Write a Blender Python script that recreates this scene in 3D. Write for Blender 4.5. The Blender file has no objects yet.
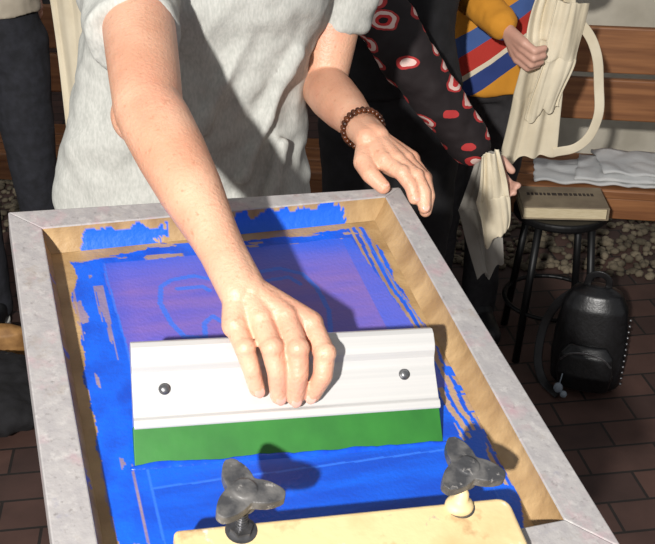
import bpy, bmesh, math, random
from mathutils import Vector as V, Matrix, noise
random.seed(4)
sc=bpy.context.scene
try: sc.view_settings.view_transform='Standard'
except Exception: pass
# ------------------------------------------------------------ materials
def srgb(r,g,b):
    def c(x):
        x/=255.; return x/12.92 if x<=.04045 else ((x+.055)/1.055)**2.4
    return (c(r),c(g),c(b),1)
def pmat(name,c1,c2=None,scale=20,rough=.6,bump=0,bscale=None,metal=0,sss=0,detail=4,lo=.35,hi=.65,spec=.5,stretch=None):
    m=bpy.data.materials.new(name);m.use_nodes=True;nt=m.node_tree;b=nt.nodes['Principled BSDF']
    b.inputs['Base Color'].default_value=c1;b.inputs['Roughness'].default_value=rough;b.inputs['Metallic'].default_value=metal
    b.inputs['Specular IOR Level'].default_value=spec
    if sss:
        b.inputs['Subsurface Weight'].default_value=sss;b.inputs['Subsurface Scale'].default_value=.006
        b.inputs['Subsurface Radius'].default_value=(1,.35,.2)
    tc=nt.nodes.new('ShaderNodeTexCoord');vec=tc.outputs['Object']
    if stretch:
        mp=nt.nodes.new('ShaderNodeMapping');mp.inputs['Scale'].default_value=stretch
        nt.links.new(vec,mp.inputs['Vector']);vec=mp.outputs['Vector']
    if c2 is not None:
        n=nt.nodes.new('ShaderNodeTexNoise');n.inputs['Scale'].default_value=scale;n.inputs['Detail'].default_value=detail
        r=nt.nodes.new('ShaderNodeValToRGB');r.color_ramp.elements[0].position=lo;r.color_ramp.elements[1].position=hi
        r.color_ramp.elements[0].color=c1;r.color_ramp.elements[1].color=c2
        nt.links.new(vec,n.inputs['Vector']);nt.links.new(n.outputs['Fac'],r.inputs['Fac']);nt.links.new(r.outputs['Color'],b.inputs['Base Color'])
    if bump:
        n2=nt.nodes.new('ShaderNodeTexNoise');n2.inputs['Scale'].default_value=bscale or scale;n2.inputs['Detail'].default_value=5
        bp=nt.nodes.new('ShaderNodeBump');bp.inputs['Strength'].default_value=bump;bp.inputs['Distance'].default_value=.004
        nt.links.new(vec,n2.inputs['Vector']);nt.links.new(n2.outputs['Fac'],bp.inputs['Height']);nt.links.new(bp.outputs['Normal'],b.inputs['Normal'])
    return m
def overlay(m,layers):
    nt=m.node_tree;b=nt.nodes['Principled BSDF'];src=b.inputs['Base Color'].links[0].from_socket;tc=nt.nodes['Texture Coordinate']
    for scl,col,lo,hi,mxv in layers:
        n=nt.nodes.new('ShaderNodeTexNoise');n.inputs['Scale'].default_value=scl;n.inputs['Detail'].default_value=8;n.inputs['Roughness'].default_value=.62
        mp=nt.nodes.new('ShaderNodeMapping');mp.inputs['Location'].default_value=(scl,scl*2,0);nt.links.new(tc.outputs['Object'],mp.inputs[0]);nt.links.new(mp.outputs[0],n.inputs['Vector'])
        r=nt.nodes.new('ShaderNodeValToRGB');r.color_ramp.elements[0].position=lo;r.color_ramp.elements[1].position=hi
        r.color_ramp.elements[1].color=(mxv,mxv,mxv,1)
        nt.links.new(n.outputs['Fac'],r.inputs['Fac'])
        mx=nt.nodes.new('ShaderNodeMixRGB');mx.inputs['Color2'].default_value=col
        nt.links.new(r.outputs['Color'],mx.inputs['Fac']);nt.links.new(src,mx.inputs['Color1']);src=mx.outputs['Color']
    nt.links.new(src,b.inputs['Base Color'])
def vmat(name,rough=.5,bump=.15,bscale=300):
    m=pmat(name,(1,1,1,1),rough=rough,bump=bump,bscale=bscale);nt=m.node_tree
    a=nt.nodes.new('ShaderNodeVertexColor');a.layer_name='Col';nt.links.new(a.outputs['Color'],nt.nodes['Principled BSDF'].inputs['Base Color']);return m
M={}
M['skin']=pmat('skin',srgb(200,146,118),srgb(214,166,138),scale=14,rough=.46,bump=.28,bscale=240,sss=.12)
overlay(M['skin'],[(130,srgb(166,106,76),.58,.70,.5),(9,srgb(208,134,112),.5,.7,.45)])
M['skin2']=pmat('skin_bg',srgb(205,155,135),srgb(215,170,150),scale=14,rough=.5)
M['nail']=pmat('nail',srgb(222,166,148),rough=.3)
M['shirt']=pmat('heather_grey_jersey',srgb(168,169,163),srgb(184,184,178),scale=300,rough=.95,bump=.14,bscale=500,spec=.1,stretch=(1,1,.35))
M['navy']=pmat('dark_trousers',srgb(30,31,36),srgb(42,43,50),scale=40,rough=.9,bump=.3,bscale=60)
M['black']=pmat('black_cloth',srgb(18,17,19),srgb(28,27,30),scale=30,rough=.9,bump=.3,bscale=50)
M['beige']=pmat('beige_cloth',srgb(178,168,150),srgb(160,150,134),scale=12,rough=.95,bump=.3,bscale=30)
M['cream']=pmat('cream_calico',srgb(226,215,190),srgb(208,196,170),scale=9,rough=.95,bump=.2,bscale=60)
M['hair']=pmat('brown_hair',srgb(60,42,30),srgb(35,24,18),scale=60,rough=.6,bump=.5,bscale=90)
M['eye']=pmat('eye_white',srgb(235,232,228),rough=.2)
M['iris']=pmat('iris',srgb(50,40,32),rough=.2)
M['lip']=pmat('lip',srgb(170,95,90),rough=.5)
M['shoe']=pmat('black_shoe',srgb(22,22,24),rough=.5)
M['sole']=pmat('white_sole',srgb(225,222,215),rough=.6)
M['alu']=pmat('brushed_aluminium',srgb(204,202,199),srgb(194,193,191),scale=30,rough=.42,metal=.3,bump=.015,bscale=60,stretch=(.05,6,6))
M['steel']=pmat('steel',srgb(150,150,152),srgb(110,110,112),scale=80,rough=.35,metal=.9)
M['green']=pmat('green_rubber',srgb(36,110,34),srgb(26,94,28),scale=18,rough=.5,bump=.05,bscale=50)
M['blue']=pmat('blue_ink',srgb(14,84,210),srgb(14,66,190),scale=60,rough=.25,bump=.3,bscale=120)
M['knob']=pmat('inked_black_plastic',srgb(62,62,64),srgb(104,102,100),scale=60,rough=.42,bump=.3,bscale=120,lo=.44,hi=.68,detail=8)
overlay(M['knob'],[(90,srgb(180,175,170),.60,.70,.75)])
M['bar']=pmat('stained_cream_wood',srgb(218,194,146),srgb(196,164,116),scale=14,rough=.55,bump=.2,bscale=60,lo=.45,hi=.75)
overlay(M['bar'],[(26,srgb(150,104,66),.56,.72,.7),(19,srgb(226,222,212),.60,.64,.7),(60,srgb(90,90,130),.66,.72,.5)])
M['legm']=pmat('black_metal',srgb(16,16,17),rough=.45,metal=.3)
M['board']=pmat('table_board',srgb(70,62,55),srgb(90,80,70),scale=20,rough=.7)
M['brace']=pmat('brown_beads',srgb(92,48,24),srgb(40,20,12),scale=90,rough=.25)
M['leather']=pmat('black_leather',srgb(15,15,16),srgb(22,22,24),scale=60,rough=.34,bump=.15,bscale=120)
M['pages']=pmat('book_pages',srgb(214,200,168),srgb(190,174,138),scale=40,rough=.8,stretch=(1,1,30))
M['cover']=pmat('book_cover',srgb(150,136,112),srgb(126,112,92),scale=14,rough=.6)
M['ink']=pmat('dark_lettering',srgb(60,50,42),rough=.7)

def link(o,parent=None):
    sc.collection.objects.link(o)
    if parent: o.parent=parent
    return o
def empty(name,mat=None,parent=None):
    e=bpy.data.objects.new(name,None);e.empty_display_size=.05;link(e,parent)
    if mat is not None:e.matrix_world=mat
    return e
def mk(name,bm,mat,parent=None,smooth=True):
    bmesh.ops.recalc_face_normals(bm,faces=bm.faces)
    me=bpy.data.meshes.new(name);bm.to_mesh(me);bm.free()
    if smooth:
        for p in me.polygons:p.use_smooth=True
    for m in (mat if isinstance(mat,list) else [mat]): me.materials.append(m)
    return link(bpy.data.objects.new(name,me),parent)
def basis(ax,up=None):
    z=ax.normalized()
    x=(up if up else V((0,0,1)) if abs(z.z)<.9 else V((1,0,0)))
    x=(x-z*x.dot(z)).normalized();return x,z.cross(x),z
def cap(bm,p0,p1,r0,r1,seg=20,flat=False,wide=1.,wdir=None):
    p0=V(p0);p1=V(p1);x,y,z=basis(p1-p0,V(wdir) if wdir else None);rings=[]
    if flat: L=[(p0,r0),(p1,r1)]
    else:
        L=[]
        for a in (80,60,40,20,0): L.append((p0-z*r0*math.sin(math.radians(a)),r0*math.cos(math.radians(a))))
        for a in (0,20,40,60,80): L.append((p1+z*r1*math.sin(math.radians(a)),r1*math.cos(math.radians(a))))
    for c,r in L:
        rings.append([bm.verts.new(c+(x*math.cos(t)*wide+y*math.sin(t))*r) for t in [2*math.pi*i/seg for i in range(seg)]])
    for a,b in zip(rings,rings[1:]):
        for i in range(seg): bm.faces.new((a[i],a[(i+1)%seg],b[(i+1)%seg],b[i]))
    bm.faces.new(rings[0][::-1]);bm.faces.new(rings[-1])
def chain(bm,pts,rs,**k):
    for i in range(len(pts)-1): cap(bm,pts[i],pts[i+1],rs[i],rs[i+1],**k)
def ell(bm,c,r,rot=None,seg=20):
    m=Matrix.Translation(V(c))@(rot.to_4x4() if rot else Matrix())@Matrix.Diagonal((r[0],r[1],r[2],1))
    bmesh.ops.create_uvsphere(bm,u_segments=seg,v_segments=seg//2+2,radius=1,matrix=m)
def loft(bm,rings,seg=32):
    R=[]
    for c,rx,ry,yaw in rings:
        ca,sa=math.cos(yaw),math.sin(yaw);l=[]
        for i in range(seg):
            t=2*math.pi*i/seg;cx,sy=math.cos(t),math.sin(t)
            ex=rx*math.copysign(abs(cx)**.85,cx);ey=ry*math.copysign(abs(sy)**.85,sy)
            l.append(bm.verts.new(V(c)+V((ex*ca-ey*sa,ex*sa+ey*ca,0))))
        R.append(l)
    for a,b in zip(R,R[1:]):
        for i in range(seg): bm.faces.new((a[i],a[(i+1)%seg],b[(i+1)%seg],b[i]))
    bm.faces.new(R[0][::-1]);bm.faces.new(R[-1])
def box(bm,mn,mx,mat=None):
    vs=[bm.verts.new(V((x,y,z))) for x in (mn[0],mx[0]) for y in (mn[1],mx[1]) for z in (mn[2],mx[2])]
    if mat is not None:
        for v in vs: v.co=mat@v.co
    for f in ((0,1,3,2),(4,6,7,5),(0,4,5,1),(2,3,7,6),(0,2,6,4),(1,5,7,3)): bm.faces.new([vs[i] for i in f])
def prism(bm,poly,h0,h1):
    a=[bm.verts.new((x,y,h0)) for x,y in poly];b=[bm.verts.new((x,y,h1)) for x,y in poly];n=len(poly)
    bm.faces.new(a[::-1]);bm.faces.new(b)
    for i in range(n): bm.faces.new((a[i],a[(i+1)%n],b[(i+1)%n],b[i]))
def bevel(o,w,s=3):
    m=o.modifiers.new('bev','BEVEL');m.width=w;m.segments=s;m.limit_method='ANGLE';m.angle_limit=math.radians(35)
def vox(o,size,it=6,fac=.5):
    m=o.modifiers.new('rm','REMESH');m.mode='VOXEL';m.voxel_size=size;m.use_smooth_shade=True
    if it:
        s=o.modifiers.new('sm','SMOOTH');s.factor=fac;s.iterations=it
    return o
def disp(o,size,strength,kind='CLOUDS'):
    t=bpy.data.textures.new('folds',kind);t.noise_scale=size
    d=o.modifiers.new('dp','DISPLACE');d.texture=t;d.strength=strength;d.mid_level=.5;d.texture_coords='LOCAL'

# ------------------------------------------------------------ screen-print frame (local plane: x = width, y = depth, z = normal)
d1=V((-0.3051,0.9238,0.2312)).normalized();d2=V((0.9407,0.3302,-0.0777));d2=(d2-d1*d2.dot(d1)).normalized();nn=d2.cross(d1).normalized()
if nn.z<0: nn=-nn
O=V((-0.3737,1.0656,1.1629))
FM=Matrix(((d2.x,d1.x,nn.x,O.x),(d2.y,d1.y,nn.y,O.y),(d2.z,d1.z,nn.z,O.z),(0,0,0,1)))
frame=empty('screen_printing_frame',FM)
Mr=pmat('stained_dull_aluminium',srgb(172,168,166),srgb(160,156,156),scale=60,rough=.55,bump=.15,bscale=160,metal=.15)
overlay(Mr,[(22,srgb(188,140,150),.54,.74,.55),(60,srgb(196,192,188),.54,.66,.5),(36,srgb(120,122,150),.62,.76,.5),(120,srgb(112,106,104),.58,.70,.55),(30,srgb(150,132,112),.58,.74,.5)])
out=[(0,0),(.5,0),(.5,-.578),(0,-.578)];inn=[(.035,-.035),(.472,-.019),(.460,-.537),(.037,-.537)]
for i,nm in enumerate(('rail_back','rail_right','rail_front','rail_left')):
    bm=bmesh.new();j=(i+1)%4;prism(bm,[out[i],out[j],inn[j],inn[i]],-.036,0)
    o=mk(nm,bm,Mr,frame,False);bevel(o,.0015,2)
# painted ink colours
def L(r,g,b_): return V(srgb(r,g,b_)[:3])
TAN=L(178,148,106);TAN2=L(146,116,78);BLUE=L(16,92,216);DBLUE=L(18,72,186);PUR=L(122,98,172);PUR2=L(96,90,184);LBL=L(48,108,216)
def fb(u,v,s,o=0): return noise.fractal(V((u*s,v*s,o)),.9,2.1,4)
def inpoly(u,v,P):
    c=False;n=len(P);j=n-1
    for i in range(n):
        xi,yi=P[i];xj,yj=P[j]
        if (yi>v)!=(yj>v) and u<(xj-xi)*(v-yi)/(yj-yi)+xi: c=not c
        j=i
    return c
def sdist(u,v,A,B):
    ax,ay=A;bx,by=B;dx,dy=bx-ax,by-ay;t=max(0,min(1,((u-ax)*dx+(v-ay)*dy)/(dx*dx+dy*dy)))
    return math.hypot(u-ax-dx*t,v-ay-dy*t)
RING=[(62,-62),(190,-48),(300,-52),(441,-40),(446,-150),(450,-300),(452,-400),(448,-480),(420,-560),(72,-560),(56,-430),(54,-320),(54,-200),(64,-130),(68,-100)]
PURP=[(97,-74),(415,-60),(432,-236),(436,-330),(100,-330),(104,-215)]
LOW=[(96,-330),(420,-330),(424,-500),(432,-560),(96,-560)]
mot=[[(172,-112),(158,-122),(152,-150),(158,-185),(168,-208),(190,-214)],[(172,-112),(200,-108),(216,-116)],[(262,-122),(275,-112),(305,-108),(330,-122),(340,-150),(342,-190),(332,-228)],
     [(176,-128),(205,-128),(212,-136)],[(285,-128),(312,-126),(322,-140)],
     [(190,-214),(194,-190),(206,-180),(218,-196),(222,-214)],[(222,-214),(232,-192),(250,-186),(262,-200),(264,-218)]]
def colmesh(u,v):   # mm
    w=fb(u,v,.012,3)*8+fb(u,v,.05,7)*3;w2=fb(u,v,.012,9)*9+fb(u,v,.06,2)*3
    base=TAN.lerp(TAN2,max(0,min(1,.5+fb(u,v,.02,1)*.8)))
    uu,vv=u+w,v+w2
    c=base
    if inpoly(uu,vv,RING):
        c=BLUE.lerp(DBLUE,max(0,min(1,.35+fb(u,v,.03,5))))
        if u<84 and fb(u*.8,v*.25,.05,21)>.42: c=base.lerp(c,.3)
        if u<96 and v<-110 and fb(u*2.2,v*.06,.06,26)>.42: c=base.lerp(c,.35)
        if v>-72 and fb(u*.25,v,.06,33)>.16: c=base.lerp(c,.15)
        if u>418 and v>-470:
            s=math.sin((u-418+fb(u,v,.01,4)*6)*.62+.4)
            if s>(.05 if v>-230 else -.35): c=base.lerp(c,.08)
    wp=fb(u,v,.02,14)*3
    if inpoly(u+wp,v+wp,PURP):
        k=max(0,min(1,(-v-66)/60.))
        c2=PUR.lerp(PUR2,max(0,min(1,.36+fb(u*.3,v*1.5,.02,6))))
        c=BLUE.lerp(c2,.25+.72*k)
        if u<122: c=c.lerp(DBLUE,.4*(1-(u-97)/25.))
        if u>400: c=c.lerp(BLUE,.5)
        m=min(sdist(u,v,s[i],s[i+1]) for s in mot for i in range(len(s)-1))
        if m<3.0: c=c.lerp(LBL,.8)
    elif inpoly(u+wp,v+wp,LOW):
        c=DBLUE.lerp(BLUE,max(0,min(1,.35+fb(u*.4,v*2,.02,16)+(.0 if v<-405 else .4))))
        c=c*.95
    for A,B in (((96,-380),(98,-560)),((424,-400),(428,-560)),((96,-404),(424,-414)),((431,-56),(447,-250)),((100,-72),(106,-330))):
        if sdist(u+wp*.4,v,A,B)<1.1: c=c.lerp(LBL,.8)
    if u>440 and -430<v<-300 and fb(u*.4,v*1.2,.05,44)>.12: c=BLUE
    if 420<u<452 and -470<v<-395 and fb(u,v,.03,45)>-.1: c=BLUE
    return c
def grid(name,nx,ny,fpos,fcol,mat,parent):
    me=bpy.data.meshes.new(name);vs=[];cs=[]
    for j in range(ny+1):
        for i in range(nx+1):
            a,b_=i/nx,j/ny;vs.append(fpos(a,b_));c=fcol(a,b_);cs+= [c[0],c[1],c[2],1]
    fs=[(j*(nx+1)+i,j*(nx+1)+i+1,(j+1)*(nx+1)+i+1,(j+1)*(nx+1)+i) for j in range(ny) for i in range(nx)]
    me.from_pydata(vs,[],fs);ca=me.color_attributes.new('Col','FLOAT_COLOR','POINT');ca.data.foreach_set('color',cs)
    for p in me.polygons:p.use_smooth=True
    me.materials.append(mat);return link(bpy.data.objects.new(name,me),parent)
inkm=vmat('ink_on_mesh',.33,.22,260)
X0,X1,Y0,Y1=.036,.472,-.539,-.018
def mp(a,b_): return (X0+(X1-X0)*a,Y1+(Y0-Y1)*b_,-.030)
grid('printing_mesh',350,420,mp,lambda a,b_:colmesh(1000*(X0+(X1-X0)*a),1000*(Y1+(Y0-Y1)*b_)),inkm,frame)
tapem=vmat('brown_tape',.55,.35,120)
low=[(.043,-.047),(.458,-.030),(.446,-.529),(.045,-.529)]
def wallcol(i,a,b_,p):
    u,v=p[0]*1000,p[1]*1000;c=TAN.lerp(TAN2,max(0,min(1,.4+fb(u,v,.03,50+i)*.9+ (.15 if i==1 else 0))))
    if i==0:
        q=u+fb(u,v,.03,60)*14
        if (88<q<175 and b_>.25+.3*fb(u,v,.05,8)) or (235<q<415 and b_>.12+.4*fb(u,v,.05,9)): c=BLUE
    if i==3 and fb(u,v,.04,70+i)>.55: c=BLUE.lerp(c,.3)
    return c
for i,nm in enumerate(('tape_back','tape_right','tape_front','tape_left')):
    j=(i+1)%4
    def P(a,b_,i=i,j=j):
        t=V(inn[i]).lerp(V(inn[j]),a);l=V(low[i]).lerp(V(low[j]),a);q=t.lerp(l,b_**1.6)
        return (q.x,q.y,-.0015-.0282*(b_**.8))
    grid(nm,220,12,P,lambda a,b_,i=i,P=P:wallcol(i,a,b_,P(a,b_)),tapem,frame)

# clamp bar with star knobs
clamp=empty('screen_hinge_clamp',FM)
bm=bmesh.new();c0=(.098,-.486);ang=-math.radians(4.9)
def cl(x,y): return (c0[0]+x*math.cos(ang)-y*math.sin(ang),c0[1]+x*math.sin(ang)+y*math.cos(ang))
pl=[cl(0,0),cl(.298,0)]+[cl(.298+.012*math.sin(t),-.012+.012*math.cos(t)) for t in (.4,.8,1.2,1.57)]+[cl(.310,-.06),cl(0,-.06)]
prism(bm,pl,.001,.018);o=mk('clamp_bar',bm,M['bar'],clamp,False);bevel(o,.005,4)
def knob(c,rotd,base,nm):
    bm=bmesh.new();pts=[]
    for k in range(96):
        t=2*math.pi*k/96;a=(math.degrees(t)-rotd)%120;a=min(a,120-a)/60.
        r=.0150+.0235*(1-a)**1.5 if a>.12 else .0150+.0235*(.88**1.5)+.0006*(1-(a/.12)**2)
        pts.append((c[0]+r*math.cos(t),c[1]+r*math.sin(t)))
    prism(bm,pts,.046,.056)
    cap(bm,(c[0],c[1],.036),(c[0],c[1],.0575),.0125,.0105,flat=True,seg=24)
    vox(mk(nm,bm,M['knob'],clamp),.0008,3)
    bm=bmesh.new();b0=V((base[0],base[1],.017));top=V((c[0],c[1],.040))
    cap(bm,b0,top,.0045,.0045,flat=True)
    for k in range(7):
        z=b0.lerp(top,.25+k*.09);cap(bm,z,z+V((0,0,.0015)),.0056,.0056,flat=True)
    cap(bm,b0,b0+V((0,0,.006)),.010,.010,flat=True,seg=6);cap(bm,b0,b0+V((0,0,.0015)),.014,.014,flat=True,seg=24)
    mk(nm+'_bolt',bm,M['steel'],clamp,False)
knob((.157,-.485),100,(.154,-.499),'star_knob_1')
knob((.361,-.499),92,(.356,-.514),'star_knob_2')
bm=bmesh.new();ell(bm,(.355,-.514,.019),(.014,.012,.008));cap(bm,(.355,-.514,.02),(.357,-.510,.030),.008,.0065);vox(mk('tape_wrap',bm,M['bar'],clamp),.0012,3)

# ------------------------------------------------------------ squeegee
A=V((-0.1837,0.7508,1.0400));e1=V((.9637,.2483,-.0976)).normalized();e2=V((-.0998,.6747,.7314));e2=(e2-e1*e2.dot(e1)).normalized();e3=e1.cross(e2)
if e3.dot(V((.2475,-.6951,.6750)))<0:e3=-e3
A=A+e2*.002
SM=Matrix(((e1.x,e2.x,e3.x,A.x),(e1.y,e2.y,e3.y,A.y),(e1.z,e2.z,e3.z,A.z),(0,0,0,1)))
sq=empty('squeegee',SM)
def S(s,t,h): return A+e1*s+e2*t+e3*h
def extr(poly,x0,x1):
    bm=bmesh.new();a=[bm.verts.new((x0,t,h)) for t,h in poly];b_=[bm.verts.new((x1,t,h)) for t,h in poly];n=len(poly)
    bm.faces.new(a);bm.faces.new(b_[::-1])
    for i in range(n): bm.faces.new((a[i],b_[i],b_[(i+1)%n],a[(i+1)%n]))
    return bm
hold=[(.034,.002),(.036,.0035),(.042,.0035),(.045,.001),(.080,.0005),(.088,.003),(.094,.0075),(.100,.0098),(.112,.0098),(.1175,.0075),(.1195,.003),(.1195,-.002),(.116,-.006),(.104,-.008),(.090,-.010),(.05,-.014),(.036,-.0155),(.034,-.014)]
o=mk('aluminium_holder',extr(hold,.002,.316),M['alu'],sq,False);bevel(o,.0008,2)
o=mk('rubber_blade',extr([(-.002,-.0025),(-.002,-.0105),(.037,-.0115),(.037,.0008),(.0,-.0005)],.001,.315),M['green'],sq,False);bevel(o,.0008,2)
bm=bmesh.new()
for s_ in(.033,.281):
    cap(bm,(s_,.0715,0),(s_,.0715,.0025),.0062,.0055,flat=True,seg=24);ell(bm,(s_,.0715,.0025),(.0045,.0045,.002))
mk('holder_bolts',bm,M['steel'],sq)
bm=bmesh.new()
for k in range(120):
    s_=.0+.316*k/119;ell(bm,(s_,-.003,-.001),(.005,.0032+.0045*abs(fb(s_*1000,0,.012,80)),.003),seg=10)
vox(mk('ink_bead',bm,M['blue'],sq),.0012,2)

# ------------------------------------------------------------ operator
op=empty('screen_printing_person')
def Fp(u,v,h): return O+d2*u+d1*v+nn*h
bm=bmesh.new()
wr=S(.112,.172,.014);el=V((-.206,1.105,1.275));sh=V((-.275,1.44,1.39))
fa=lambda t:wr.lerp(el,t)
side=e1
chain(bm,[fa(-.02),fa(.12),fa(.3),fa(.5),fa(.72),fa(.9),el],[.021,.022,.028,.035,.0395,.041,.040],seg=36)
chain(bm,[fa(-.05)+side*.007,fa(.15)+side*.006,fa(.4)+side*.004],[.018,.019,.026],seg=30);chain(bm,[fa(-.05)-side*.007,fa(.15)-side*.006,fa(.4)-side*.004],[.018,.019,.026],seg=30)
ell(bm,el+V((-.012,.012,-.012)),(.035,.035,.035),seg=32)
ua=lambda t:el.lerp(sh,t)
chain(bm,[el,ua(.2),ua(.45),ua(.7),sh],[.040,.043,.046,.050,.052],seg=36)
fing=[
 ('little',(.103,.127,.024),(.109,.101,.035),(.115,.082,.028),(.122,.064,.0135),(.0112,.0102,.0092,.0082)),
 ('ring',(.128,.131,.029),(.134,.099,.042),(.139,.077,.034),(.143,.056,.0145),(.0125,.0112,.0102,.0090)),
 ('middle',(.153,.132,.030),(.159,.096,.044),(.160,.073,.035),(.1595,.053,.0145),(.0128,.0114,.0103,.0090)),
 ('index',(.179,.124,.027),(.187,.091,.040),(.185,.070,.032),(.177,.055,.0145),(.0125,.0112,.0102,.0090))]
for nm,a,b_,c,d,r in fing:
    a,b_,c,d=S(*a),S(*b_),S(*c),S(*d)
    root=wr.lerp(a,.12)
    cap(bm,root,a,.016,.0138)
    cap(bm,wr.lerp(a,.35)+e3*.0030,a+e3*.003,.005,.0085)
    chain(bm,[a,b_,c,d],r)
    ell(bm,b_+e3*.0014,(r[1]*1.06,)*3);ell(bm,a+e3*.0028,(.0122,)*3)
cap(bm,S(.118,.158,.004),S(.140,.136,.004),.020,.017);cap(bm,S(.118,.155,.004),S(.165,.134,.006),.018,.016)
chain(bm,[S(.125,.160,.002),S(.150,.146,-.016),S(.168,.124,-.026),S(.172,.096,-.026)],[.019,.0155,.0118,.0095])
vox(mk('right_arm_and_hand',bm,M['skin'],op),.0017,4)
bm=bmesh.new()
for nm,a,b_,c,d,r in fing:
    c,d=S(*c),S(*d);ax=(d-c).normalized();up=(e3-ax*e3.dot(ax)).normalized();sx=ax.cross(up)
    rot=Matrix((sx,ax,up)).transposed();p=d+ax*.001+up*(r[3]*.80)
    ell(bm,p,(.0054,.0066,.0016),rot)
mk('fingernails_right',bm,M['nail'],op)
# left arm, hand closed over the far right corner of the frame
bm=bmesh.new()
wl=Fp(.480,.082,.030);ell_=V((-.008,1.545,1.165));shl=V((.03,1.60,1.38))
g=lambda t:wl.lerp(ell_,t)
chain(bm,[g(-.03),g(.12),g(.3),g(.5),g(.75),ell_],[.020,.0215,.028,.034,.038,.037],seg=36)
for q in(-1,1): chain(bm,[g(-.05)+d2*.008*q,g(.2)+d2*.007*q],[.017,.020],seg=30)
chain(bm,[ell_,ell_.lerp(shl,.5),shl],[.037,.044,.050],seg=36)
lf=[('index',(.480,.022,.027),(.494,-.008,.028),(.502,-.026,.0195),(.504,-.038,.0085),(.0118,.0105,.0095,.0085)),
    ('middle',(.496,.018,.029),(.512,-.014,.026),(.518,-.034,.014),(.516,-.048,.000),(.0118,.0105,.0095,.0085)),
    ('ring',(.511,.022,.026),(.526,-.011,.018),(.529,-.029,.004),(.522,-.043,-.010),(.0118,.0103,.0092,.0083)),
    ('little',(.524,.032,.020),(.536,.003,.009),(.537,-.014,-.004),(.528,-.027,-.017),(.0105,.0095,.0085,.0075))]
for nm,a,b_,c,d,r in lf:
    a,b_,c,d=Fp(*a),Fp(*b_),Fp(*c),Fp(*d);cap(bm,wl.lerp(a,.12),a,.0165,.0135);chain(bm,[a,b_,c,d],r);ell(bm,b_+nn*.001,(r[1]*1.05,)*3);ell(bm,a+nn*.002,(.0122,)*3)
chain(bm,[Fp(.472,.060,.020),Fp(.458,.036,.018),Fp(.458,.010,.016),Fp(.470,-.010,.0095)],[.018,.0148,.0120,.0098])
cap(bm,Fp(.480,.055,.018),Fp(.500,.025,.016),.018,.016)
vox(mk('left_arm_and_hand',bm,M['skin'],op),.0017,4)
bm=bmesh.new()
for nm,a,b_,c,d,r in lf+[('thumb',0,0,(.458,.010,.016),(.470,-.010,.0095),(0,0,0,.0098))]:
    c,d=Fp(*c),Fp(*d);ax=(d-c).normalized();up=(nn-ax*nn.dot(ax)).normalized();rot=Matrix((ax.cross(up),ax,up)).transposed()
    ell(bm,d+up*(r[3]*.78),(.0052,.0062,.0014),rot)
mk('fingernails_left',bm,M['nail'],op)
bm=bmesh.new();cw=g(.12);ax=(ell_-wl).normalized();x,y,z=basis(ax)
for k in range(26):
    t=2*math.pi*k/26
    for w in(-.0035,.0035): ell(bm,cw+(x*math.cos(t)*.0268+y*math.sin(t)*.0285)+z*w,(.0038,.0038,.0038),seg=10)
mk('bead_bracelet',bm,M['brace'],op)
# t-shirt
bm=bmesh.new();yw=math.radians(15)
loft(bm,[((-.240,1.53,.93),.212,.118,yw),((-.238,1.53,1.02),.206,.118,yw),((-.222,1.525,1.12),.192,.112,yw),((-.202,1.52,1.22),.182,.115,yw),((-.178,1.51,1.30),.184,.12,yw),((-.145,1.505,1.38),.183,.115,yw),((-.13,1.50,1.43),.14,.10,yw),((-.125,1.49,1.47),.075,.07,yw)],seg=64)
cap(bm,(-.24,1.48,1.37),(-.28,1.44,1.375),.07,.074,seg=40);cap(bm,(-.282,1.45,1.375),(-.247,1.255,1.318),.074,.060,flat=True,seg=48)
cap(bm,(-.03,1.55,1.37),(.02,1.58,1.37),.07,.07,seg=40);cap(bm,(.024,1.59,1.37),(.012,1.585,1.25),.066,.056,flat=True,seg=48)
for p,q,r in (((-.33,1.44,1.27),(-.20,1.405,1.10),.016),((-.10,1.42,1.30),(-.19,1.41,1.14),.014),((-.05,1.46,1.24),(-.13,1.43,1.05),.013),((-.37,1.455,1.15),(-.30,1.425,1.00),.014),((-.22,1.40,1.12),(-.24,1.41,.97),.013),((-.07,1.455,1.10),(-.10,1.44,.96),.013),((-.40,1.47,1.07),(-.27,1.415,1.02),.012)):
    cap(bm,p,q,r,r*.6)
o=vox(mk('grey_t_shirt',bm,M['shirt'],op),.005,12);disp(o,.10,.024);disp(o,.05,.008)
s=o.modifiers.new('sm2','SMOOTH');s.iterations=5

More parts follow.
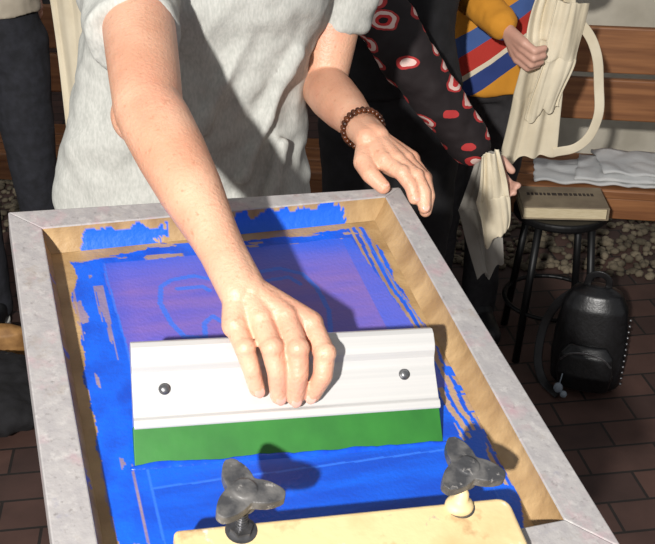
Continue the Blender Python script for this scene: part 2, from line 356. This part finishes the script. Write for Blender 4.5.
def head(par,c,yaw,pitch,hairmat,skin,sc_=1,long=False):
    mt=Matrix.Translation(V(c))@Matrix.Rotation(yaw,4,'Z')@Matrix.Rotation(pitch,4,'X')@Matrix.Scale(sc_,4)
    def T(o): o.data.transform(mt)
    bm=bmesh.new();ell(bm,(0,.012,.03),(.074,.092,.088));ell(bm,(0,-.018,-.035),(.055,.066,.072));ell(bm,(0,-.05,-.085),(.024,.022,.018))
    cap(bm,(0,-.088,.015),(0,-.104,-.022),.008,.0125);ell(bm,(.012,-.094,-.025),(.008,.008,.006));ell(bm,(-.012,-.094,-.025),(.008,.008,.006))
    for q in(-1,1):
        ell(bm,(q*.076,.012,-.005),(.008,.018,.032));ell(bm,(q*.036,-.062,-.025),(.02,.018,.022));ell(bm,(q*.030,-.080,.030),(.02,.010,.007))
    cap(bm,(0,.02,-.05),(0,.035,-.15),.052,.056)
    o=mk('head',bm,skin,par);T(o);vox(o,.0035,4)
    bm=bmesh.new()
    for q in(-1,1): ell(bm,(q*.030,-.072,.012),(.013,.012,.010))
    T(mk('eyes',bm,M['eye'],par))
    bm=bmesh.new()
    for q in(-1,1): ell(bm,(q*.030,-.081,.012),(.006,.005,.006))
    T(mk('irises',bm,M['iris'],par))
    bm=bmesh.new();ell(bm,(0,-.082,-.052),(.024,.009,.005));ell(bm,(0,-.080,-.060),(.020,.009,.006));T(mk('mouth',bm,M['lip'],par))
    bm=bmesh.new();ell(bm,(0,.028,.052),(.083,.093,.082));ell(bm,(0,.05,-.01),(.078,.065,.075))
    if long:
        for q in(-1,1): cap(bm,(q*.062,.03,.0),(q*.07,.03,-.17),.032,.022)
        cap(bm,(0,.07,0),(0,.075,-.20),.06,.04)
    o=mk('hair',bm,hairmat,par);T(o);vox(o,.006,3)
def legs(par,base,H,yaw,mat,shoe,spread=.09,waist=None,top=(0,0)):
    mt=Matrix.Translation(V((base[0],base[1],0)))@Matrix.Rotation(yaw,4,'Z')
    bm=bmesh.new();w=waist or .60*H
    loft(bm,[((top[0]*.5,0,.47*H),.155,.105,0),((top[0]*.8,0,.53*H),.165,.12,0),((top[0],0,w),.145,.10,0)])
    for q in(-1,1):
        chain(bm,[(q*spread*.95+top[0]*.5,0,.50*H),(q*spread+top[0]*.2,-.01,.38*H),(q*spread,-.015,.28*H),(q*spread,.01,.16*H),(q*spread,.015,.055)],[.098,.082,.066,.060,.055],seg=18)
    o=mk('trousers',bm,mat,par);o.data.transform(mt);vox(o,.01,5);disp(o,.09,.014)
    bm=bmesh.new()
    for q in(-1,1): cap(bm,(q*spread,.03,.045),(q*spread*1.1,-.13,.036),.042,.034);cap(bm,(q*spread,.02,.06),(q*spread,-.02,.06),.042,.04)
    o=mk('shoes',bm,shoe,par);o.data.transform(mt);vox(o,.006,3)
    bm=bmesh.new()
    for q in(-1,1): 
        pts=[(q*spread+.043*math.cos(t)*(1 if math.sin(t)>0 else .9),(-.05+(.115 if math.sin(t)>0 else .125)*math.sin(t))) for t in [2*math.pi*k/24 for k in range(24)]]
        prism(bm,pts,.0,.018)
    o=mk('shoe_soles',bm,M['sole'],par,False);o.data.transform(mt)
legs(op,(-.215,1.54),1.74,math.radians(15),M['navy'],M['shoe'])
head(op,(-.10,1.41,1.60),math.radians(5),math.radians(32),M['hair'],M['skin'])

def hand_small(bm,w,dr,pd,r=1.):
    dr=dr.normalized();pd=(pd-dr*pd.dot(dr)).normalized();sd=dr.cross(pd)
    for k,(ln,off) in enumerate(((.040,-.028),(.048,-.010),(.046,.010),(.036,.027))):
        kn=w+dr*.085+sd*off;cap(bm,w+dr*.01,kn,.017,.012)
        p=kn+dr*ln*.8+pd*.012;q=p+pd*.03-dr*.002;chain(bm,[kn,p,q],[.0105,.0095,.008])
    chain(bm,[w+dr*.02,w+dr*.055-sd*.04+pd*.01,w+dr*.085-sd*.042+pd*.025],[.016,.012,.009])
def figure(name,base,yaw,H,top,bottom,sleeve,handR,handL,elR,elL,hairm,long=False,build=1.,loff=0,sr=1.,hem=.55):
    e=empty(name);mt=Matrix.Translation(V((base[0],base[1],0)))@Matrix.Rotation(yaw,4,'Z');ex=mt.to_3x3()@V((1,0,0));B=V((base[0],base[1],0))
    legs(e,(base[0]-loff,base[1]),H,yaw,bottom,M['shoe'],top=(loff,0),spread=.09 if not loff else .075)
    bm=bmesh.new()
    loft(bm,[(B+V((-loff*.2,0,hem*H)),.178*build,.130*build,yaw),(B+V((0,0,.62*H)),.15*build,.108*build,yaw),(B+V((0,0,.72*H)),.165*build,.115*build,yaw),(B+V((0,0,.79*H)),.175*build,.105,yaw),(B+V((0,0,.825*H)),.12,.08,yaw),(B+V((0,0,.85*H)),.06,.055,yaw)])
    o=mk('top',bm,top,e);vox(o,.008,6);disp(o,.08,.02)
    bs=bmesh.new();bh=bmesh.new()
    for q,hd,eb in((-1,handR,elR),(1,handL,elL)):
        s_=B+ex*(q*.17)+V((0,0,.79*H));hd=V(hd);eb=V(eb)
        chain(bs,[s_,s_.lerp(eb,.5),eb,eb.lerp(hd,.9)],[.062*sr,.056*sr,.050*sr,.042*sr],seg=18)
        chain(bh,[eb.lerp(hd,.5),hd],[.030,.023]);hand_small(bh,hd,(hd-eb)+V((0,-.0,-.05)),V((-q*.6,-.5,-.4)))
    o=mk('sleeves',bs,sleeve,e);vox(o,.007,5);disp(o,.05,.014)
    vox(mk('hands',bh,M['skin2'],e),.0035,3)
    head(e,B+V((0,-.03,.925*H))+mt.to_3x3()@V((0,-.02,0)),yaw,.3,hairm,M['skin2'],1,long)
    return e
# eye-print chiffon
me_=pmat('red_eye_print',srgb(24,16,18),rough=.8);nt=me_.node_tree;tc=nt.nodes['Texture Coordinate']
vo=nt.nodes.new('ShaderNodeTexVoronoi');vo.inputs['Scale'].default_value=19;vo.inputs['Randomness'].default_value=.45
mpn=nt.nodes.new('ShaderNodeMapping');mpn.inputs['Scale'].default_value=(.75,.2,1.25);mpn.inputs['Rotation'].default_value=(0,.4,0)
nz=nt.nodes.new('ShaderNodeTexNoise');nz.inputs['Scale'].default_value=30;nt.links.new(tc.outputs['Object'],nz.inputs['Vector'])
va=nt.nodes.new('ShaderNodeVectorMath');va.operation='MULTIPLY_ADD';va.inputs[1].default_value=(.014,.014,.014);nt.links.new(nz.outputs['Color'],va.inputs[0]);nt.links.new(tc.outputs['Object'],va.inputs[2])
nt.links.new(va.outputs[0],mpn.inputs[0]);nt.links.new(mpn.outputs[0],vo.inputs['Vector'])
r=nt.nodes.new('ShaderNodeValToRGB');r.color_ramp.interpolation='CONSTANT';cr=r.color_ramp
cols=[(0,srgb(236,220,214)),(.06,srgb(30,10,12)),(.15,srgb(196,42,44)),(.26,srgb(228,196,186)),(.38,srgb(176,48,48)),(.46,srgb(26,16,18))]
cr.elements[0].color=cols[0][1];cr.elements[1].position=cols[1][0];cr.elements[1].color=cols[1][1]
for p_,c_ in cols[2:]: e_=cr.elements.new(p_);e_.color=c_
nt.links.new(vo.outputs['Distance'],r.inputs['Fac']);nt.links.new(r.outputs['Color'],nt.nodes['Principled BSDF'].inputs['Base Color'])
# colour-block jumper
mj=pmat('colour_block_jumper',srgb(214,150,40),rough=.9);nt=mj.node_tree;tc=nt.nodes['Texture Coordinate']
mpn=nt.nodes.new('ShaderNodeMapping');mpn.inputs['Rotation'].default_value=(0,math.radians(35),0);nt.links.new(tc.outputs['Object'],mpn.inputs[0])
sx=nt.nodes.new('ShaderNodeSeparateXYZ');nt.links.new(mpn.outputs[0],sx.inputs[0])
mm=nt.nodes.new('ShaderNodeMath');mm.operation='MULTIPLY';mm.inputs[1].default_value=3.2;nt.links.new(sx.outputs['Z'],mm.inputs[0])
fr=nt.nodes.new('ShaderNodeMath');fr.operation='FRACT';nt.links.new(mm.outputs[0],fr.inputs[0])
r=nt.nodes.new('ShaderNodeValToRGB');r.color_ramp.interpolation='CONSTANT';cr=r.color_ramp
cols=[(0,srgb(206,140,40)),(.38,srgb(40,60,120)),(.52,srgb(216,204,180)),(.56,srgb(180,50,40)),(.70,srgb(64,92,150)),(.84,srgb(206,140,40))]
cr.elements[0].color=cols[0][1];cr.elements[1].position=cols[1][0];cr.elements[1].color=cols[1][1]
for p_,c_ in cols[2:]: e_=cr.elements.new(p_);e_.color=c_
nt.links.new(fr.outputs[0],r.inputs['Fac']);nt.links.new(r.outputs['Color'],nt.nodes['Principled BSDF'].inputs['Base Color'])
mg=pmat('dark_grey_trousers',srgb(40,38,40),srgb(52,50,52),scale=40,rough=.9)
figure('standing_man',(-.97,2.78),.2,1.80,M['beige'],M['navy'],M['beige'],(-1.30,2.68,.92),(-.86,2.99,1.02),(-1.28,2.78,1.15),(-.80,2.93,1.20),M['hair'])
figure('woman_in_eye_print_blouse',(.155,2.34),.25,1.66,M['black'],M['black'],me_,(.335,2.12,.83),(.24,2.56,.98),(.165,2.10,1.06),(.30,2.52,1.15),M['hair'],True,sr=1.2,build=.95)
figure('woman_in_colour_block_jumper',(.475,2.74),.1,1.64,mj,mg,mj,(.435,2.45,1.03),(.62,2.66,1.15),(.36,2.60,1.08),(.68,2.74,1.14),M['hair'],True,loff=.07,hem=.485)
figure('bystander_at_right',(1.17,2.42),-.5,1.72,M['black'],M['navy'],M['black'],(1.02,2.25,.95),(1.45,2.35,.9),(1.0,2.38,1.12),(1.42,2.45,1.1),M['hair'])

# ------------------------------------------------------------ hanging cloth
def drape(name,pl,folds=3,amp=.010,nx=70,ny=60,seed=0,mat=None,parent=None):
    vs=[];fs=[];n=len(pl)-1
    for j in range(ny+1):
        b_=j/ny*n;k=min(int(b_),n-1);t=b_-k;t=t*t*(3-2*t);l=V(pl[k][0]).lerp(V(pl[k+1][0]),t);r_=V(pl[k][1]).lerp(V(pl[k+1][1]),t);bb=j/ny
        for i in range(nx+1):
            a=i/nx;p=l.lerp(r_,a)
            ph=a+.10*noise.noise(V((a*2,bb*1.5,seed)))
            w=(math.sin(ph*folds*2*math.pi+seed)*.7+noise.noise(V((ph*7,bb*1.2,seed+3)))*1.0)*amp*(1.0-.35*bb)+noise.noise(V((a*3,bb*4,seed+8)))*amp*.8
            vs.append(p+V((noise.noise(V((a*2,bb*3,seed+5)))*amp*.6,-w,noise.noise(V((a*3,9,seed)))*.035*bb)))
    for j in range(ny):
        for i in range(nx):
            k=j*(nx+1)+i;fs.append((k,k+1,k+nx+2,k+nx+1))
    me=bpy.data.meshes.new(name);me.from_pydata(vs,[],fs)
    for p in me.polygons:p.use_smooth=True
    me.materials.append(mat or M['cream']);o=link(bpy.data.objects.new(name,me),parent)
    s_=o.modifiers.new('so','SOLIDIFY');s_.thickness=.003;return o
def ribbon(name,pts,w,mat,parent=None,th=.0025):
    c=bpy.data.curves.new(name,'CURVE');c.dimensions='3D';sp=c.splines.new('BEZIER');sp.bezier_points.add(len(pts)-1)
    for b_,p in zip(sp.bezier_points,pts): b_.co=p;b_.handle_left_type=b_.handle_right_type='AUTO'
    c.extrude=w/2;c.bevel_depth=th;c.resolution_u=12;c.materials.append(mat);return link(bpy.data.objects.new(name,c),parent)
tb=empty('calico_tote_bag')
drape('bag_body',[((.50,2.44,1.10),(.60,2.46,1.10)),((.485,2.43,1.0),(.60,2.44,1.0)),((.47,2.44,.86),(.595,2.46,.86)),((.445,2.44,.68),(.60,2.46,.69))],folds=2,parent=tb,seed=1,amp=.013)
drape('bag_fold',[((.545,2.41,1.10),(.63,2.43,1.09)),((.53,2.41,.96),(.615,2.43,.95)),((.50,2.42,.80),(.585,2.43,.83))],folds=1,parent=tb,seed=4,amp=.010)
ribbon('bag_strap',[V(p) for p in [(.60,2.44,1.06),(.655,2.44,.99),(.685,2.45,.88),(.690,2.45,.78),(.655,2.45,.72),(.59,2.45,.70)]],.020,M['cream'],tb)
t2=empty('calico_cloth')
M['grey']=pmat('grey_calico',srgb(150,146,138),srgb(132,128,120),scale=9,rough=.95,bump=.2,bscale=60)
drape('cloth_hanging',[((.335,2.045,.85),(.375,2.05,.86)),((.335,2.05,.74),(.41,2.06,.75)),((.36,2.05,.63),(.415,2.07,.66))],folds=1.6,parent=t2,seed=2,amp=.010)
drape('cloth_corner',[((.335,2.09,.84),(.385,2.10,.84)),((.30,2.09,.70),(.40,2.10,.70)),((.355,2.09,.52),(.415,2.10,.56))],folds=1.3,parent=t2,seed=7,amp=.010,mat=M['grey'])
t3=empty('hanging_calico_cloth')
drape('panel',[((-.72,2.62,1.16),(-.60,2.60,1.16)),((-.72,2.62,.62),(-.62,2.60,.60))],folds=1.2,parent=t3,seed=3)

# ------------------------------------------------------------ bench
BY=Matrix.Translation((.8,2.84,0))@Matrix.Rotation(-math.radians(9),4,'Z')
bench=empty('wooden_bench',BY)
mw=pmat('varnished_wood',srgb(160,108,68),srgb(128,82,50),scale=6,rough=.45,bump=.1,bscale=20,stretch=(.6,10,10))
for k,(y0,y1,z0,z1) in enumerate(((0,.10,.40,.43),(.108,.205,.40,.43),(.213,.31,.40,.43))):
    bm=bmesh.new();box(bm,(-2.9,y0,z0),(1.6,y1,z1));bevel(mk(f'seat_slat_{k+1}',bm,mw,bench,False),.006)
bm=bmesh.new();box(bm,(-2.9,.01,.33),(1.6,.035,.40));bevel(mk('apron',bm,mw,bench,False),.004)
for k,(z0,z1) in enumerate(((.53,.67),(.69,.84))):
    bm=bmesh.new();box(bm,(-2.9,0,z0),(1.6,.028,z1));o=mk(f'back_plank_{k+1}',bm,mw,bench,False);o.data.transform(Matrix.Translation((0,.36,-.0)));bevel(o,.006)
bm=bmesh.new()
for x in(-2.5,-1.6,-.7,.55,1.4):
    box(bm,(x,.04,0),(x+.05,.09,.40));box(bm,(x,.388,0),(x+.05,.43,.82));box(bm,(x,.04,.34),(x+.05,.42,.395))
mk('legs',bm,M['legm'],bench,False)
cp=empty('folded_cloth_pile',BY)
mwhite=pmat('white_cotton',srgb(206,206,204),srgb(188,190,190),scale=10,rough=.95,bump=.4,bscale=30)
def sheet(nm,x0,x1,y0,y1,z,seed,sk=0):
    bm=bmesh.new();nx,ny=40,16;g_=[]
    for j in range(ny+1):
        g_.append([bm.verts.new((x0+(x1-x0)*i/nx+sk*j/ny+noise.noise(V((seed,j*.3,0)))*.01,y0+(y1-y0)*j/ny+noise.noise(V((i*.15,seed,0)))*.015,z+abs(noise.noise(V((i*.10,j*.14,seed))))*.018)) for i in range(nx+1)])
    for j in range(ny):
        for i in range(nx): bm.faces.new((g_[j][i],g_[j][i+1],g_[j+1][i+1],g_[j+1][i]))
    o=mk(nm,bm,mwhite,cp);s_=o.modifiers.new('s','SOLIDIFY');s_.thickness=.006;return o
sheet('sheet_1',-.16,.22,.02,.20,.440,1);sheet('sheet_2',-.04,.40,.03,.24,.450,2,.03);sheet('sheet_3',.05,.42,.06,.26,.462,3,-.02)

# ------------------------------------------------------------ stool and book
st=empty('round_stool',Matrix.Translation((.675,2.64,0)))
bm=bmesh.new();cap(bm,(0,0,.435),(0,0,.46),.135,.135,flat=True,seg=48);bevel(mk('seat',bm,M['legm'],st,False),.008,4)
bm=bmesh.new()
for k in range(4):
    t=math.radians(45+90*k);c,s_=math.cos(t),math.sin(t);cap(bm,(c*.105,s_*.105,.437),(c*.155,s_*.155,.0),.0115,.0115,seg=12,flat=True)
    cap(bm,(c*.105,s_*.105,.425),(-c*.105,-s_*.105,.425),.008,.008,flat=True)
N=40
for k in range(N):
    a,b_=2*math.pi*k/N,2*math.pi*(k+1)/N;cap(bm,(.138*math.cos(a),.138*math.sin(a),.16),(.138*math.cos(b_),.138*math.sin(b_),.16),.007,.007,seg=8)
mk('legs',bm,M['legm'],st)
bk=empty('thick_book',Matrix.Translation((.672,2.62,.461))@Matrix.Rotation(math.radians(-3),4,'Z'))
bm=bmesh.new();box(bm,(-.118,-.070,.004),(.112,.070,.034));mk('pages',bm,M['pages'],bk,False)
for nm,z0,z1 in(('cover_back',0,.004),('cover_front',.034,.038)):
    bm=bmesh.new();box(bm,(-.122,-.073,z0),(.118,.074,z1));bevel(mk(nm,bm,M['cover'],bk,False),.001)
bm=bmesh.new();box(bm,(.1135,-.073,.001),(.119,.074,.037));bevel(mk('spine',bm,M['cover'],bk,False),.001)
bm=bmesh.new()
x=-.10
while x<.09:
    w=random.uniform(.006,.014);box(bm,(x,.01,.0381),(x+w,.028,.0386));x+=w+.004
mk('cover_title_marks',bm,M['ink'],bk,False)

# ------------------------------------------------------------ backpack
bp=empty('black_backpack',Matrix.Translation((.74,2.40,0))@Matrix.Rotation(math.radians(-20),4,'Z'))
bm=bmesh.new()
loft(bm,[((0,.03*(z/.3),z),w*.76,d*.85,0) for z,w,d in((.012,.11,.055),(.03,.130,.070),(.10,.138,.078),(.18,.132,.074),(.26,.118,.066),(.30,.09,.05),(.318,.04,.02))]);vox(mk('body',bm,M['leather'],bp),.005,5)
bm=bmesh.new();loft(bm,[((0,-.054,.03),.070,.022,0),((0,-.060,.08),.078,.028,0),((0,-.052,.14),.072,.024,0),((0,-.043,.165),.050,.014,0)]);vox(mk('front_pocket',bm,M['leather'],bp),.004,5)
bm=bmesh.new()
for k in range(12): ell(bm,(.100,-.030+.0015*k,.05+.018*k),(.004,.004,.004),seg=8)
mk('studs',bm,M['steel'],bp)
ribbon('top_handle',[V(p) for p in((-.03,.03,.305),(-.02,.03,.345),(.02,.03,.345),(.03,.03,.305))],.014,M['leather'],bp)
ribbon('shoulder_strap',[V(p) for p in((-.05,.05,.29),(-.11,.05,.22),(-.14,.02,.10),(-.12,-.02,.02),(-.06,-.09,.012))],.02,M['leather'],bp)
ribbon('zip_line',[V(p) for p in((-.070,-.070,.12),(-.04,-.079,.15),(.04,-.079,.15),(.070,-.070,.12))],.004,M['steel'],bp,th=.001)
bm=bmesh.new();ell(bm,(-.062,-.100,.045),(.013,.009,.016));ell(bm,(-.045,-.105,.030),(.010,.008,.011));cap(bm,(-.060,-.097,.055),(-.056,-.088,.085),.0018,.0018)
mk('key_charm',bm,pmat('pale_charm',srgb(130,140,150),rough=.5),bp)

# clothes heap on floor, left
hp=empty('dropped_black_jacket')
bm=bmesh.new();random.seed(8)
for k in range(12): 
    ell(bm,(-.93+random.uniform(-.10,.09),2.27+random.uniform(-.12,.12),.05+random.uniform(0,.04)),(random.uniform(.08,.13),random.uniform(.07,.12),random.uniform(.04,.06)),Matrix.Rotation(random.uniform(-1,1),3,'Z'))
o=mk('jacket',bm,M['black'],hp)
for v in o.data.vertices: v.co.z=max(v.co.z,.002)
vox(o,.007,5);disp(o,.05,.025)
dg=empty('brown_handbag');bm=bmesh.new();loft(bm,[((-.99,2.555,.0),.08,.035,.1),((-.99,2.555,.04),.09,.042,.1),((-.99,2.555,.09),.085,.035,.1),((-.99,2.555,.11),.05,.015,.1)])
vox(mk('bag',bm,pmat('tan_leather',srgb(180,134,80),srgb(140,100,56),scale=30,rough=.6),dg),.004,4)

# ------------------------------------------------------------ printing table under the frame
tbl=empty('printing_table')
bm=bmesh.new();box(bm,(.06,-.60,-.062),(.44,-.06,-.040),FM);bevel(mk('platen',bm,M['board'],tbl,False),.003)
bm=bmesh.new();box(bm,(.11,-.64,-.062),(.40,-.552,-.0365),FM);mk('hinge_block',bm,M['steel'],tbl,False)
bm=bmesh.new()
for u,v in((.12,-.55),(.38,-.55),(.12,-.15),(.38,-.15)):
    t=Fp(u,v,-.06);cap(bm,(t.x,t.y,0),t,.018,.018,flat=True,seg=16);cap(bm,(t.x,t.y,0),(t.x,t.y,.02),.03,.03,flat=True)
for (a,b_) in (((.12,-.55),(.38,-.55)),((.12,-.15),(.38,-.15)),((.12,-.55),(.12,-.15)),((.38,-.55),(.38,-.15))):
    p,q=Fp(*a,0),Fp(*b_,0);p.z=q.z=.35;cap(bm,p,q,.012,.012,flat=True)
mk('table_legs',bm,M['legm'],tbl)

# ------------------------------------------------------------ ground
mf=pmat('brick_paving',srgb(60,42,36),rough=.75);nt=mf.node_tree;b=nt.nodes['Principled BSDF'];tc=nt.nodes['Texture Coordinate']
mpn=nt.nodes.new('ShaderNodeMapping');mpn.inputs['Rotation'].default_value=(0,0,math.radians(-8));nt.links.new(tc.outputs['Object'],mpn.inputs[0])
br=nt.nodes.new('ShaderNodeTexBrick');br.inputs['Scale'].default_value=1;br.inputs['Brick Width'].default_value=.21;br.inputs['Row Height'].default_value=.105;br.inputs['Mortar Size'].default_value=.004
br.inputs['Color1'].default_value=srgb(104,74,64);br.inputs['Color2'].default_value=srgb(80,58,52);br.inputs['Mortar'].default_value=srgb(44,36,32);nt.links.new(mpn.outputs[0],br.inputs['Vector'])
n=nt.nodes.new('ShaderNodeTexNoise');n.inputs['Scale'].default_value=9;n.inputs['Detail'].default_value=7;nt.links.new(tc.outputs['Object'],n.inputs['Vector'])
mx=nt.nodes.new('ShaderNodeMixRGB');mx.blend_type='MULTIPLY';mx.inputs['Fac'].default_value=.7;nt.links.new(br.outputs['Color'],mx.inputs['Color1']);nt.links.new(n.outputs['Fac'],mx.inputs['Color2']);nt.links.new(mx.outputs['Color'],b.inputs['Base Color'])
bpn=nt.nodes.new('ShaderNodeBump');bpn.inputs['Strength'].default_value=.5;bpn.inputs['Distance'].default_value=.004;bpn.invert=True;nt.links.new(br.outputs['Fac'],bpn.inputs['Height']);nt.links.new(bpn.outputs['Normal'],b.inputs['Normal'])
bm=bmesh.new();box(bm,(-6,-3,-.05),(6,9,0));mk('floor',bm,mf,None,False)
gv=pmat('gravel_stone',srgb(132,120,100),srgb(78,70,56),scale=8,rough=.9)
bm=bmesh.new();random.seed(2)
base=bmesh.new();bmesh.ops.create_icosphere(base,subdivisions=1,radius=1);bv=[v.co.copy() for v in base.verts];bf=[[v.index for v in f.verts] for f in base.faces];base.free()
for k in range(3600):
    x=random.uniform(-1.4,2.2);y=random.uniform(3.10,3.95)-(x-.8)*.16;r_=random.uniform(.008,.020);q=Matrix.Rotation(random.uniform(0,6),3,'Z')
    if y>3.95: continue
    vv=[bm.verts.new(V((x,y,r_*.5))+q@V((c.x*r_*1.2,c.y*r_*.9,c.z*r_*.7))) for c in bv]
    for f_ in bf: bm.faces.new([vv[i] for i in f_])
mk('gravel_bed',bm,gv,None)
ms=pmat('pale_stone',srgb(226,218,200),srgb(196,188,170),scale=5,rough=.85,bump=.3,bscale=30)
bm=bmesh.new();box(bm,(.75,4.0,0),(5,4.35,.95));bevel(mk('planter_wall',bm,ms,None,False),.01)
md=pmat('dark_render',srgb(34,31,30),srgb(48,44,42),scale=4,rough=.9)
bm=bmesh.new();box(bm,(-5,6.0,0),(5,6.2,3.2));mk('wall_back',bm,md,None,False)

# ------------------------------------------------------------ light, world, camera
ld=bpy.data.lights.new('flash','POINT');ld.energy=610;ld.shadow_soft_size=.045;ld.color=(1,.97,.93);lo=link(bpy.data.objects.new('camera_flash_lamp',ld));lo.location=(-.56,-1.35,2.35)
w=bpy.data.worlds.new('world');sc.world=w;w.use_nodes=True;w.node_tree.nodes['Background'].inputs[0].default_value=(.95,.97,1,1);w.node_tree.nodes['Background'].inputs[1].default_value=.34
cd=bpy.data.cameras.new('cam');cd.sensor_width=36;cd.lens=54.96;cd.clip_start=.02;co=link(bpy.data.objects.new('camera',cd));co.location=(0,0,1.65);co.rotation_euler=(math.radians(62),0,0);sc.camera=co
